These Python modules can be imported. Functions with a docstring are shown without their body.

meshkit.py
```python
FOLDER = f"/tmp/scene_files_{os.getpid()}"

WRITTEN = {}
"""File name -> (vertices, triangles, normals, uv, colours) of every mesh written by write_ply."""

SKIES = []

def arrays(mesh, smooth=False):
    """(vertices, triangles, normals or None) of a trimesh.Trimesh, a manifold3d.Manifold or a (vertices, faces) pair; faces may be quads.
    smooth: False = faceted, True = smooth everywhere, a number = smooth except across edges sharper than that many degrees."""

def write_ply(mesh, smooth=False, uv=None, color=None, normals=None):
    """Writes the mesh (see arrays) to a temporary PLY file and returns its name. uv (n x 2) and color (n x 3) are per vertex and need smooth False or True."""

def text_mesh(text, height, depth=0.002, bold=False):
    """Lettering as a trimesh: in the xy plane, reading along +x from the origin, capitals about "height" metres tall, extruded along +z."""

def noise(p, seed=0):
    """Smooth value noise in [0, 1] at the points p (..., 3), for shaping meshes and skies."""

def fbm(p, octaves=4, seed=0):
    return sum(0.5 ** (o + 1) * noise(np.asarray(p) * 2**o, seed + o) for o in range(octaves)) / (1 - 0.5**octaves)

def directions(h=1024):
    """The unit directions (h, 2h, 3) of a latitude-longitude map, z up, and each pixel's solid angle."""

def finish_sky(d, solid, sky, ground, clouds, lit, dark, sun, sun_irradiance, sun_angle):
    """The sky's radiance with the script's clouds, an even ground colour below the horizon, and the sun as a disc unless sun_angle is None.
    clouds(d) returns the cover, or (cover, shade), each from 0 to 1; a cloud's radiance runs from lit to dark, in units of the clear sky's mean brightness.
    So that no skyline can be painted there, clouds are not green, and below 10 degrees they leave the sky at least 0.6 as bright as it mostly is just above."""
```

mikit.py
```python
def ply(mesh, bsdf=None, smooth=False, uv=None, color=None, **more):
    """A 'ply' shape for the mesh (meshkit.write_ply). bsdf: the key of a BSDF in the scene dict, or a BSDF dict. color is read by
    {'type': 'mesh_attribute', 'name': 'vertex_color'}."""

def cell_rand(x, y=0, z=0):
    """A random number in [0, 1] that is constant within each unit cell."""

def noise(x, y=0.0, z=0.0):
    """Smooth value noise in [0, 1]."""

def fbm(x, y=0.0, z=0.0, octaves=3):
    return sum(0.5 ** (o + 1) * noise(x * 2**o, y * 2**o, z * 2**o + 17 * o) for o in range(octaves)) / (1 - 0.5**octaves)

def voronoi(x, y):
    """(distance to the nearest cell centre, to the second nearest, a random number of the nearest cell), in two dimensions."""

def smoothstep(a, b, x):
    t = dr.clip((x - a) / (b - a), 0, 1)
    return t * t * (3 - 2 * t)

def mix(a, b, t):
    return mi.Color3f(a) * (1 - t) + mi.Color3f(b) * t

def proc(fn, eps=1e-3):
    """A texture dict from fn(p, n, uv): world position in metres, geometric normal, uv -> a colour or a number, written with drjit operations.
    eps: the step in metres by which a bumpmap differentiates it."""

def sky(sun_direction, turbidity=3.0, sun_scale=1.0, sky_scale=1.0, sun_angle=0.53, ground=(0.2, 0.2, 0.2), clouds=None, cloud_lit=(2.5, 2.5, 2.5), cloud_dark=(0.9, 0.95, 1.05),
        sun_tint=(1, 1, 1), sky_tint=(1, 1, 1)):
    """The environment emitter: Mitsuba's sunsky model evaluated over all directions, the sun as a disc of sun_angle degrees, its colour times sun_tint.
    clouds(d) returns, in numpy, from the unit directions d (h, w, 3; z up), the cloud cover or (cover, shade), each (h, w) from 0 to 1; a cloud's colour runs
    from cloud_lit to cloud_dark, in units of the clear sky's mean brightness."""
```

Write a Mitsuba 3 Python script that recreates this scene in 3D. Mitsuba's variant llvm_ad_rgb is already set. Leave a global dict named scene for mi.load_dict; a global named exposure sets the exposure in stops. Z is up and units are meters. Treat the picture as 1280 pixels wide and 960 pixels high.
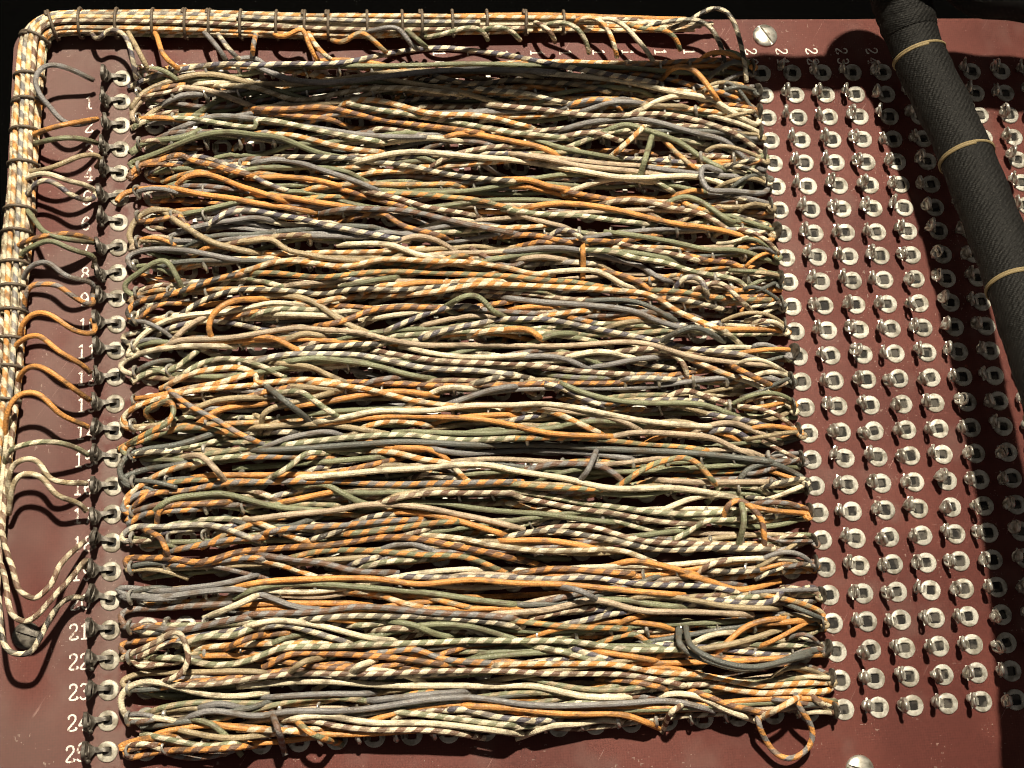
import math, re
import numpy as np, trimesh, mitsuba as mi, drjit as dr, mikit
from scipy.interpolate import CubicSpline, PchipInterpolator
from scipy.ndimage import gaussian_filter1d, maximum_filter1d
from scipy.spatial.transform import Rotation
from shapely.geometry import Polygon, LineString, Point
from shapely import union_all, affinity

T = mi.ScalarTransform4f
rng = np.random.default_rng(7)
scene, labels = {}, {}
exposure = 0.70
U = 0.01                                  # metres per terminal column; board axes: u right, v down, h out of the board
ROW = 0.7975                              # row pitch in u

# ---------------------------------------------------------------- camera
F = 1780.665
RC = Rotation.from_rotvec([-0.306253, -0.100951, -0.0474273]).as_matrix()
TC = np.array([-11.88743, -9.306525, 43.45166])


def world(p):                             # (u, v, h) -> metres; the board stands upright in the plane y = 0
    p = np.asarray(p, float)
    return np.stack([p[..., 0], -p[..., 2], -p[..., 1]], -1) * U


CAM = -RC.T @ TC                          # u, v, away
cam_w = np.array([CAM[0], CAM[2], -CAM[1]]) * U
fw, dn = RC[2], RC[1]
fw_w, up_w = np.array([fw[0], fw[2], -fw[1]]), -np.array([dn[0], dn[2], -dn[1]])
scene['camera'] = {'type': 'perspective', 'fov': math.degrees(2 * math.atan(640 / F)), 'fov_axis': 'x', 'near_clip': 0.01, 'far_clip': 20.0,
                   'to_world': T().look_at(origin=cam_w.tolist(), target=(cam_w + fw_w).tolist(), up=up_w.tolist())}
# ---------------------------------------------------------------- lamp (one warm gallery spotlight above, a little to the left)
LDIR = np.array([0.05, -0.48, 1.05])     # u, v, h
AIM = np.array([8.5, 10.5, 0.0])
LP = world(AIM + LDIR / np.linalg.norm(LDIR) * 160)
scene['gallery_lamp__disc'] = {'type': 'disk', 'to_world': T().look_at(origin=LP.tolist(), target=world(AIM).tolist(), up=[0.3, 1, 0]) @ T().scale(0.03),
                         'emitter': {'type': 'area', 'radiance': {'type': 'rgb', 'value': [4700, 4180, 3300]}}}
labels['gallery_lamp'] = {'label': 'warm gallery spotlight above and in front of the board', 'category': 'lamp'}
scene['room_light'] = {'type': 'constant', 'radiance': {'type': 'rgb', 'value': [0.075, 0.068, 0.061]}}


def at(px, h):                            # where the ray of a photo pixel meets height h above the board
    px, h = np.asarray(px, float), np.asarray(h, float)
    d = np.stack([(px[..., 0] - 640) / F, (px[..., 1] - 480) / F, np.ones(px.shape[:-1])], -1) @ RC
    s = (-h - CAM[2]) / d[..., 2]
    return np.stack([CAM[0] + s * d[..., 0], CAM[1] + s * d[..., 1], h + 0 * s], -1)


# ---------------------------------------------------------------- materials
sm, noi, fbm, mix = mikit.smoothstep, mikit.noise, mikit.fbm, mikit.mix


def principled(color, rough=0.5, metallic=0.0, spec=0.5, **k):
    c = color if isinstance(color, dict) else {'type': 'rgb', 'value': list(color)}
    return {'type': 'twosided', 'bsdf': {'type': 'principled', 'base_color': c, 'roughness': rough, 'metallic': metallic, 'specular': spec, **k}}


def board_color(p, n, uv):
    x, z = p.x * 1000, p.z * 1000         # millimetres
    mott = fbm(x * 0.035, z * 0.035, 3.0, 4)
    c = mix([0.068, 0.0132, 0.0092], [0.094, 0.0225, 0.0162], sm(0.3, 0.7, mott))
    weave = 0.5 + 0.25 * dr.sin(x * 9.0) + 0.25 * dr.sin(z * 9.0)
    c = c * (0.86 + 0.2 * weave + 0.25 * (noi(x * 3, z * 3, 5) - 0.5))
    edge = fbm(x * 0.06, z * 0.06, 2.0, 3)
    dust = sm(0.55, 0.85, fbm(x * 0.09, z * 0.09, 8.0, 4)) * 0.22
    dust = dust + 0.42 * sm(9, -12, x + 8 * edge) * sm(0.25, 0.55, fbm(x * 0.05, z * 0.03, 6.0, 3))  # pale sheen of the left side, painted into the board colour
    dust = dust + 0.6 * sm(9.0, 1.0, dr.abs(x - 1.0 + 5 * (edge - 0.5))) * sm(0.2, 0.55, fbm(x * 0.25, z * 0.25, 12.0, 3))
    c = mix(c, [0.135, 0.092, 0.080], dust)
    speck = sm(0.88, 0.95, noi(x * 1.9, z * 1.9, 11)) * sm(0.5, 0.75, noi(x * 0.2, z * 0.2, 2))
    c = mix(c, [0.5, 0.42, 0.36], speck * 0.25)
    a = x * 0.55 + z * 0.83               # scratches running down to the right
    b = -x * 0.83 + z * 0.55
    s1 = sm(0.955, 0.985, noi(b * 2.2 + 3 * noi(a * 0.02, b * 0.05), a * 0.06, 4)) * sm(0.45, 0.6, noi(a * 0.05, b * 0.1, 9))
    return mix(c, [0.45, 0.30, 0.27], s1 * 0.3)


def board_rough(p, n, uv):
    x, z = p.x * 1000, p.z * 1000
    return 0.44 + 0.16 * fbm(x * 0.05, z * 0.05, 4.0, 3) + 0.06 * noi(x * 4, z * 4, 1)


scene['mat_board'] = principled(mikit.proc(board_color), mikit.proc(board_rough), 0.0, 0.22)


def eyelet_color(p, n, uv):
    x, z = p.x * 1000, p.z * 1000
    g = sm(0.42, 0.75, fbm(x * 0.55, z * 0.55, 1.0, 3))
    c = mix([0.43, 0.415, 0.365], [0.21, 0.19, 0.15], g * 0.9)
    tone = 0.62 + 0.55 * noi(x * 0.13, z * 0.15, 21)   # some rows and eyelets more tarnished
    return c * (0.85 + 0.3 * noi(x * 2.7, z * 2.7, 6)) * tone


scene['mat_eyelet'] = principled(mikit.proc(eyelet_color), 0.45, 0.15, 0.5)


def tin_color(p, n, uv):
    x, y, z = p.x * 1000, p.y * 1000, p.z * 1000
    return mix([0.52, 0.50, 0.45], [0.20, 0.18, 0.14], sm(0.4, 0.75, fbm(x * 0.6, y * 0.9, z * 0.6, 3)))


scene['mat_tin'] = principled(mikit.proc(tin_color), 0.30, 0.65, 0.6)


def dark_tin_color(p, n, uv):
    x, y, z = p.x * 1000, p.y * 1000, p.z * 1000
    return mix([0.105, 0.094, 0.078], [0.035, 0.029, 0.023], sm(0.35, 0.7, fbm(x * 0.8, y * 0.8, z * 0.8, 3)))


scene['mat_dark_tin'] = principled(mikit.proc(dark_tin_color), 0.50, 0.35, 0.4)
scene['mat_print'] = principled(mikit.proc(lambda p, n, uv: mix([0.58, 0.545, 0.49], [0.17, 0.10, 0.085], sm(0.56, 0.76, fbm(p.x * 900, p.z * 900, 3.0, 3)))), 0.7, 0.0, 0.2)
scene['mat_steel'] = principled(mikit.proc(tin_color), 0.36, 0.8, 0.5)
scene['mat_hole'] = principled(mikit.proc(lambda p, n, uv: mix([0.05, 0.045, 0.038], [0.006, 0.005, 0.004], sm(0.35, 0.6, noi(p.x * 700, p.z * 700, 3)))), 0.6, 0.0, 0.2)
scene['mat_backdrop'] = principled([0.002, 0.002, 0.002], 0.95, 0.0, 0.0)
scene['mat_lamp_can'] = principled([0.02, 0.02, 0.02], 0.6)

PAL = {  # cloth dyes, faded
    'O': (0.58, 0.262, 0.072), 'C': (0.655, 0.575, 0.41), 'P': (0.42, 0.325, 0.225), 'G': (0.185, 0.195, 0.115), 'S': (0.195, 0.187, 0.182),
    'D': (0.105, 0.11, 0.098), 'N': (0.085, 0.078, 0.100), 'K': (0.048, 0.043, 0.038), 'B': (0.155, 0.086, 0.055), 'T': (0.35, 0.275, 0.165), 'Y': (0.62, 0.36, 0.13)}
KEYS = list(PAL)
WORD = {'O': 'orange', 'C': 'cream', 'P': 'pinkish beige', 'G': 'olive green', 'S': 'slate grey', 'D': 'dark grey', 'N': 'navy', 'K': 'black', 'B': 'brown', 'T': 'tan', 'Y': 'amber'}
PR, PG, PB = (mi.Float([PAL[k][j] for k in KEYS]) for j in range(3))
NK = len(KEYS)


def wire_color(p, n, uv):                 # u = angle + 2 * (dye pair number), v = length along the wire
    pair = mi.UInt32(dr.floor(uv.x * 0.5))
    ang = uv.x - 2 * mi.Float(pair)
    ia, ib = pair % NK, pair // NK
    ca = mi.Color3f(dr.gather(mi.Float, PR, ia), dr.gather(mi.Float, PG, ia), dr.gather(mi.Float, PB, ia))
    cb = mi.Color3f(dr.gather(mi.Float, PR, ib), dr.gather(mi.Float, PG, ib), dr.gather(mi.Float, PB, ib))
    x, y, z = p.x * 1000, p.y * 1000, p.z * 1000
    ph = uv.y / 0.47 - ang + 0.10 * noi(uv.y * 7, ang * 5, 3)
    f = dr.abs(ph - dr.floor(ph) - 0.5)
    f = f + 0.05 * (noi(x * 3.4, y * 3.4, z * 3.4) - 0.5)
    worn = 0.30 * sm(0.45, 0.8, fbm(x * 0.16, y * 0.2, z * 0.22 + 40, 3))
    c = mix(ca, cb, worn + (1 - 1.7 * worn) * sm(0.205, 0.275, f))
    # the braid: two families of threads crossing at the surface
    th = dr.sin(6.2832 * (uv.y * 11 + ang * 7)) * dr.sin(6.2832 * (uv.y * 11 - ang * 7))
    c = c * (0.92 + 0.16 * th + 0.55 * (noi(x * 3.1, y * 3.1, z * 3.1) - 0.5))
    fade = sm(0.35, 0.75, fbm(x * 0.10, y * 0.1, z * 0.16, 3))
    c = c * (0.80 + 0.28 * fade)
    grime = sm(0.46, 0.80, fbm(x * 0.38, y * 0.38, z * 0.6 + 9, 3)) * 0.72
    near = sm(-15, -7, x) * sm(4, -2, x) * sm(0.25, 0.6, noi(x * 0.5, y * 0.5, z * 0.5))   # flux and dirt by the left lugs
    return mix(c, mi.Color3f(0.085, 0.060, 0.038), dr.minimum(grime + 0.6 * near, 0.85))




def wire_bump(p, n, uv):                  # braid and frayed threads
    ang = uv.x - dr.floor(uv.x)
    return 0.00005 * (dr.sin(6.2832 * (uv.y * 6 + ang * 4)) * dr.sin(6.2832 * (uv.y * 6 - ang * 4)) + 2.2 * noi(p.x * 2800, p.y * 2800, p.z * 2800))


def wire_rough(p, n, uv):
    return 0.36 + 0.35 * noi(p.x * 2400, p.y * 2400, p.z * 2400 + 5)


scene['mat_wire_flat'] = {'type': 'principled', 'base_color': mikit.proc(wire_color), 'roughness': mikit.proc(wire_rough), 'specular': 0.5, 'sheen': 0.3}
scene['mat_wire'] = {'type': 'twosided', 'bsdf': {'type': 'bumpmap', 'arbitrary': mikit.proc(wire_bump, 1e-4), 'scale': 1.0, 'bsdf': {'type': 'ref', 'id': 'mat_wire_flat'}}}


def cord_color(p, n, uv):
    x, y, z = p.x * 1000, p.y * 1000, p.z * 1000
    return mix([0.13, 0.098, 0.066], [0.05, 0.038, 0.028], noi(x * 2.5, y * 2.5, z * 2.5))


scene['mat_cord'] = principled(mikit.proc(cord_color), 0.6)


def sheath_color(p, n, uv):
    # two families of threads crossing: a braid, worn and linty
    a, b = uv.x * 30, uv.y * 6.0
    j = 0.35 * noi(uv.x * 60, uv.y * 12, 1)
    t1, t2 = dr.sin(6.2832 * (a + b + j)), dr.sin(6.2832 * (a * 2 - b * 2.3 + j))
    tw = sm(-0.5, 0.9, t1 + 0.6 * t2)
    x, y, z = p.x * 1000, p.y * 1000, p.z * 1000
    wear = fbm(x * 0.12, y * 0.12, z * 0.12, 3)
    c = mix([0.0016, 0.0016, 0.0015], [0.0105, 0.0102, 0.009], (0.3 + 0.35 * tw) * (0.2 + 1.0 * noi(x * 2.2, y * 2.2, z * 2.2)) * (0.55 + 0.9 * wear))
    lint = sm(0.78, 0.93, noi(x * 2.0, y * 2.0, z * 2.0))
    return mix(c, [0.045, 0.043, 0.038], lint * 0.4)


def sheath_bump(p, n, uv):
    a, b = uv.x * 30, uv.y * 6.0
    j = 0.35 * noi(uv.x * 60, uv.y * 12, 1)
    return 0.00006 * (dr.sin(6.2832 * (a + b + j)) + 0.6 * dr.sin(6.2832 * (a * 2 - b * 2.3 + j)) + 3.0 * noi(uv.x * 60, uv.y * 14, 3))


scene['mat_sheath_flat'] = {'type': 'principled', 'base_color': mikit.proc(sheath_color), 'roughness': 0.7, 'specular': 0.25, 'sheen': 0.1}
scene['mat_sheath'] = {'type': 'twosided', 'bsdf': {'type': 'bumpmap', 'arbitrary': mikit.proc(sheath_bump, 1e-4), 'scale': 1.0, 'bsdf': {'type': 'ref', 'id': 'mat_sheath_flat'}}}
scene['mat_twine'] = principled([0.19, 0.145, 0.07], 0.75)




def grubby_color(p, n, uv):
    x, z = p.x * 1000, p.z * 1000
    g = sm(0.35, 0.7, fbm(x * 0.5, z * 0.5, 4.0, 3))
    return mix([0.36, 0.335, 0.275], [0.15, 0.13, 0.095], g) * (0.85 + 0.3 * noi(x * 2.7, z * 2.7, 6))


scene['mat_grubby_eyelet'] = principled(mikit.proc(grubby_color), 0.5, 0.1, 0.4)

# ---------------------------------------------------------------- mesh helpers
def numbered(key):
    if key not in scene and key not in labels:
        return key
    n = 1
    while f'{key}_{n:03d}' in scene or f'{key}_{n:03d}' in labels:
        n += 1
    return f'{key}_{n:03d}'


def add(key, mesh, mat, smooth=False, **k):
    key = numbered(key)
    scene[key] = mikit.ply(mesh, mat, smooth, **k)
    return key


def frames(P):
    t = np.gradient(P, axis=0)
    t /= np.linalg.norm(t, axis=1, keepdims=True) + 1e-12
    ref = np.array([0.02, 0.03, 1.0])
    n1 = np.cross(t, ref)
    bad = np.linalg.norm(n1, axis=1) < 0.15
    n1[bad] = np.cross(t[bad], [1.0, 0.2, 0])
    n1 /= np.linalg.norm(n1, axis=1, keepdims=True)
    for i in range(1, len(n1)):           # parallel transport keeps stripes from jumping
        v = n1[i - 1] - t[i] * (n1[i - 1] @ t[i])
        n1[i] = v / np.linalg.norm(v)
    return t, n1, np.cross(t, n1)


def tube(P, r, sides=9, pair=None, v0=0.0, caps=True):
    """(mesh, uv) of a tube along the points P (u, v, h); r a number or one per point."""
    P = np.asarray(P, float)
    _, a, b = frames(P)
    r = np.broadcast_to(r, len(P))
    ang = np.arange(sides + 1) / sides
    off = a[:, None] * np.cos(2 * np.pi * ang)[None, :, None] + b[:, None] * np.sin(2 * np.pi * ang)[None, :, None]
    V = (P[:, None] + off * r[:, None, None]).reshape(-1, 3)
    L = np.r_[0, np.cumsum(np.linalg.norm(np.diff(P, axis=0), axis=1))] + v0
    uv = np.stack([np.broadcast_to(ang, (len(P), sides + 1)) * 0.9999 + 2 * (pair or 0), np.broadcast_to(L[:, None], (len(P), sides + 1))], -1).reshape(-1, 2)
    i, j = np.meshgrid(np.arange(len(P) - 1), np.arange(sides), indexing='ij')
    q = (i * (sides + 1) + j).ravel()
    f = np.r_[np.c_[q, q + 1, q + sides + 2], np.c_[q, q + sides + 2, q + sides + 1]]
    if caps:
        n = len(V)
        V = np.vstack([V, P[[0, -1]]])
        uv = np.vstack([uv, uv[[0, -1]]])
        j = np.arange(sides)
        e = (len(P) - 1) * (sides + 1)
        f = np.r_[f, np.c_[j * 0 + n, j + 1, j], np.c_[j * 0 + n + 1, e + j, e + j + 1]]
    return trimesh.Trimesh(world(V), f[:, ::-1], process=False), uv


def joined(parts):
    vs, fs, us, n = [], [], [], 0
    for m, uv in parts:
        vs.append(m.vertices), fs.append(m.faces + n), us.append(uv)
        n += len(m.vertices)
    return trimesh.Trimesh(np.vstack(vs), np.vstack(fs), process=False), np.vstack(us)


def spline(px, step=4.0, smooth=CubicSpline):
    px = np.asarray(px, float)
    d = np.maximum(np.linalg.norm(np.diff(px, axis=0), axis=1), 1e-3)
    s = np.r_[0, np.cumsum(np.sqrt(d) if len(px) > 2 else d)]
    cs = smooth(s, px, axis=0) if len(px) > 2 else (lambda q: px[0] + (px[1] - px[0]) * (q / s[-1])[:, None])
    fine = cs(np.linspace(0, s[-1], 600))
    l = np.r_[0, np.cumsum(np.linalg.norm(np.diff(fine, axis=0), axis=1))]
    n = max(6, int(l[-1] / step))
    q = np.linspace(0, l[-1], n)
    return np.stack([np.interp(q, l, fine[:, k]) for k in range(fine.shape[1])], -1)


def pair_of(code):
    a = code[0]
    b = code[1] if len(code) > 1 else a
    return KEYS.index(a) + NK * KEYS.index(b)


def colour_words(code):
    if len(code) == 1:
        return 'plain ' + WORD[code]
    return f'{WORD[code[0]]} and {WORD[code[1]]} striped'


def poly_mesh(poly, h0, h1):              # extruded polygon of the board plane (u, v), from height h0 to h1
    out = []
    for g in getattr(poly, 'geoms', [poly]):
        m = trimesh.creation.extrude_polygon(g, h1 - h0, engine='earcut')
        v = m.vertices.copy()
        v[:, 2] += h0
        out.append(trimesh.Trimesh(world(v), m.faces[:, ::-1], process=False))
    return trimesh.util.concatenate(out)


# ---------------------------------------------------------------- setting: dark cabinet behind, the board
bd = trimesh.creation.box([1.6, 0.004, 1.3])
bd.apply_translation([0.12, 0.14, -0.10])
add('backdrop', bd, 'mat_backdrop')
labels['backdrop'] = {'label': 'black cabinet interior behind the board', 'category': 'backdrop', 'kind': 'structure'}

B = 'terminal_board'
labels[B] = {'label': 'maroon terminal board studded with rows of pale eyelets and lugs', 'category': 'terminal board'}
outline = Polygon([(-3.27, -2.0), (40, -2.0), (40, 25), (-3.27, 25)]).buffer(-1.0, quad_segs=16).buffer(1.0, quad_segs=16)
m0 = poly_mesh(outline, -0.6, -0.035)
m1 = poly_mesh(outline.buffer(-0.035), -0.035, 0.0)
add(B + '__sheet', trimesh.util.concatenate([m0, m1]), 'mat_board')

# eyelet: a washer with a square hole, chamfered rim
NA = 24
ring_a = np.arange(NA) * 2 * np.pi / NA
circ = np.c_[np.cos(ring_a), np.sin(ring_a)]


def square_dir(a, s):                     # a rounded square of half side s
    c, d = np.cos(a), np.sin(a)
    k = (np.abs(c) ** 6 + np.abs(d) ** 6) ** (-1 / 6)
    return np.c_[c * k, d * k] * s


def washer(seed, k=1.0):
    g = np.random.default_rng(seed)
    sq = square_dir(ring_a + g.normal(0, 0.05), 0.138 * g.uniform(0.9, 1.12))
    loops = [(circ * 0.300, 0.0), (circ * 0.293, 0.045), (circ * 0.268, 0.062), (sq * 1.12, 0.066), (sq, 0.05), (sq * 0.96, 0.008)]
    V = np.vstack([np.c_[l, np.full(NA, h)] for l, h in loops])
    V[:, :2] *= k
    V[NA:, :2] += g.normal(0, 0.003, (len(V) - NA, 2))
    f = []
    for k in range(len(loops) - 1):
        for j in range(NA):
            a, b = k * NA + j, k * NA + (j + 1) % NA
            f += [[a, b, b + NA], [a, b + NA, a + NA]]
    return trimesh.Trimesh(world(V), np.array(f), process=False)


def lug(seed, big=1.0, arm=False, out=0.05, loop=False):
    """A tinned tag: a foot out of the eyelet's hole, bent up on the left into an upright rounded plate with solder on its outer face."""
    g = np.random.default_rng(seed)
    th = 0.045 * big * (1.6 if arm else 1)
    path = np.array([(0.03, 0.02), (-0.02, 0.10), (-0.12, 0.125), (-0.25, 0.13), (-0.335, 0.17), (-0.365, 0.27), (-0.372, 0.38), (-0.368, 0.49), (-0.35, 0.58), (-0.33, 0.62)])
    path[3:, 0] -= out * np.array([0.5, 0.9, 1, 1, 1, 1, 1])
    path[4:, 1] *= big
    path[5:, 0] += g.normal(0, 0.035) * np.linspace(0.3, 1.4, 5)
    if not arm:
        path[:3] = [(-0.12, 0.02), (-0.16, 0.075), (-0.22, 0.105)]
    wid = np.array([0.085, 0.09, 0.095, 0.11, 0.15, 0.185, 0.20, 0.185, 0.13, 0.05]) * big
    if arm:
        wid[:4] *= 0.5
    tt = np.gradient(path, axis=0)
    tt /= np.linalg.norm(tt, axis=1, keepdims=True)
    nn = np.c_[-tt[:, 1], tt[:, 0]]
    V, f = [], []
    vo = np.where(np.arange(10) < 4, -0.05, 0.0) if arm else np.zeros(10)
    for p, n_, w, o in zip(path, nn, wid, vo):
        q = [p + n_ * th / 2, p - n_ * th / 2]
        V += [(q[0][0], o - w, q[0][1]), (q[0][0], o + w, q[0][1]), (q[1][0], o + w, q[1][1]), (q[1][0], o - w, q[1][1])]
    for k in range(len(path) - 1):
        for j in range(4):
            a, b = k * 4 + j, k * 4 + (j + 1) % 4
            f += [[a, b, b + 4], [a, b + 4, a + 4]]
    e = (len(path) - 1) * 4
    f += [[0, 2, 1], [0, 3, 2], [e, e + 1, e + 2], [e, e + 2, e + 3]]
    tag = trimesh.Trimesh(np.array(V), np.array(f), process=False)
    blob = trimesh.creation.icosphere(2)
    v = blob.vertices
    v *= 1 + 0.6 * (mikit.meshkit.noise(v * 1.8 + seed * 3.7)[:, None] - 0.5)
    blob.vertices = v * np.array([0.06, 0.10, 0.13]) * big * g.uniform(0.75, 1.15, 3) + [-0.40 - out, g.normal(0, 0.04), 0.22 + g.normal(0, 0.03)]
    if loop:                              # a strip bent up into an eye, part filled with solder
        tag = trimesh.Trimesh(np.array(V)[:24], np.array(f[:20] + [[0, 2, 1], [0, 3, 2], [20, 21, 22], [20, 22, 23]]), process=False)
        a_ = np.linspace(-np.pi / 2, 1.5 * np.pi, 25) + 0.05
        hw, hh, mid = 0.155 * g.uniform(0.85, 1.15), 0.25 * g.uniform(0.9, 1.12), 0.40
        eye = np.c_[-0.37 - out + g.normal(0, 0.04) * np.sin(a_) + 0.03 * np.cos(a_ * 2), hw * np.cos(a_), mid + hh * np.sin(a_)]
        e_ = tube(eye, 0.045 * (1 + 0.3 * np.sin(a_ + seed)), 8)[0]
        web = trimesh.creation.icosphere(2)
        web.vertices = web.vertices * [0.022, hw, hh * 0.72] + [-0.375 - out, 0, mid - hh * g.uniform(0.2, 0.45)]
        tag = trimesh.util.concatenate([tag, web, trimesh.Trimesh(np.c_[e_.vertices[:, 0], -e_.vertices[:, 2], -e_.vertices[:, 1]] / U, e_.faces[:, ::-1], process=False)])
    bits = [tag if loop else tag.subdivide(), blob]
    if arm:                               # wire ends wrapped round the tag, lumps of old solder
        for q in range(3):
            b2 = trimesh.creation.icosphere(1)
            b2.vertices = b2.vertices * [0.06, 0.08, 0.07] * g.uniform(0.7, 1.3, 3) + [-0.36 - out + g.normal(0, 0.05), g.normal(0, 0.11), g.uniform(0.25, 0.6)]
            bits.append(b2)
        a_ = np.linspace(0, 2 * np.pi * 2.5, 30)
        ring = np.c_[-0.37 - out + 0.085 * np.cos(a_), 0.20 * np.sin(a_), 0.36 + 0.03 * a_ / 6.28 + 0.02 * np.sin(a_ * 2)]
        r_ = tube(ring, 0.03, 6)[0]
        bits.append(trimesh.Trimesh(np.c_[r_.vertices[:, 0], -r_.vertices[:, 2], -r_.vertices[:, 1]] / U, r_.faces[:, ::-1], process=False))
    m = trimesh.util.concatenate(bits)
    m.vertices = m.vertices + 0.016 * (np.stack([mikit.meshkit.noise(m.vertices * 9 + o_) for o_ in (0, 31, 67)], -1) - 0.5) * (2.4 if arm else 1)
    v = m.vertices.copy()
    a = g.normal(0, 0.06)
    v[:, 1] += v[:, 2] * a
    return trimesh.Trimesh(world(v), m.faces, process=False)


RINGS = [mikit.ply(washer(s), 'mat_eyelet', 30) for s in range(4)]
LUGS = [mikit.ply(lug(s, 1.16, False, 0.05, True), 'mat_tin', 50) for s in range(9)]
WLUGS = [mikit.ply(lug(40 + s, 1.2), 'mat_dark_tin', 50) for s in range(4)]
DLUGS = [mikit.ply(lug(20 + s, 1.28, True, 0.09), 'mat_dark_tin', 50) for s in range(4)]
GRUBBY = [mikit.ply(washer(30 + s, 0.92), 'mat_grubby_eyelet', 30) for s in range(4)]
HOLE = mikit.ply(poly_mesh(Point(0, 0).buffer(0.19), 0.002, 0.006), 'mat_hole')


def move(c, r, da=0.0):
    return T().translate(world([c, r * ROW, 0]).tolist()).rotate([0, 1, 0], da)


hidden = []
for c in range(0, 31):
    for r in range(26):
        q = at_px = RC @ (np.array([c, r * ROW, 0.0])) + TC
        x, y = q[0] / q[2] * F + 640, q[1] / q[2] * F + 480
        if x > 1300:
            continue
        da = float(rng.normal(0, 4))
        k = int(rng.integers(0, 1000))
        tm = move(c, r, da)
        if c == 0 or c >= 20:
            t = numbered(B + '__terminal')
            scene[t] = {**(GRUBBY if c == 0 else RINGS)[k % 4], 'to_world': tm}
            scene[t + '__hole'] = {**HOLE, 'to_world': tm}
            scene[t + '__lug'] = {**(DLUGS[k % 4] if c == 0 else WLUGS[k % 4] if c == 20 else LUGS[k % 9]), 'to_world': move(c, r, da * 2.0) @ T().rotate([0, 0, 1], float(rng.normal(0, 5)))}
            if c == 0:
                labels[t + '__lug'] = {'label': 'tarnished dark lug'}
        else:
            hidden.append((c, r, k))
RM, LM = [washer(s) for s in range(4)], [lug(s, 1.1, False, 0.05, True) for s in range(6)]


def many(meshes):
    out = []
    for c, r, k in hidden:
        m = meshes[k % len(meshes)].copy()
        m.apply_translation(world([c, r * ROW, 0]))
        out.append(m)
    return trimesh.util.concatenate(out)


add(B + '__terminals_under_the_wires', many(RM), 'mat_eyelet')
add(B + '__lugs_under_the_wires', many(LM), 'mat_tin')
for k in ('__terminals_under_the_wires', '__lugs_under_the_wires'):
    labels[B + k] = {'kind': 'stuff'}

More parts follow.
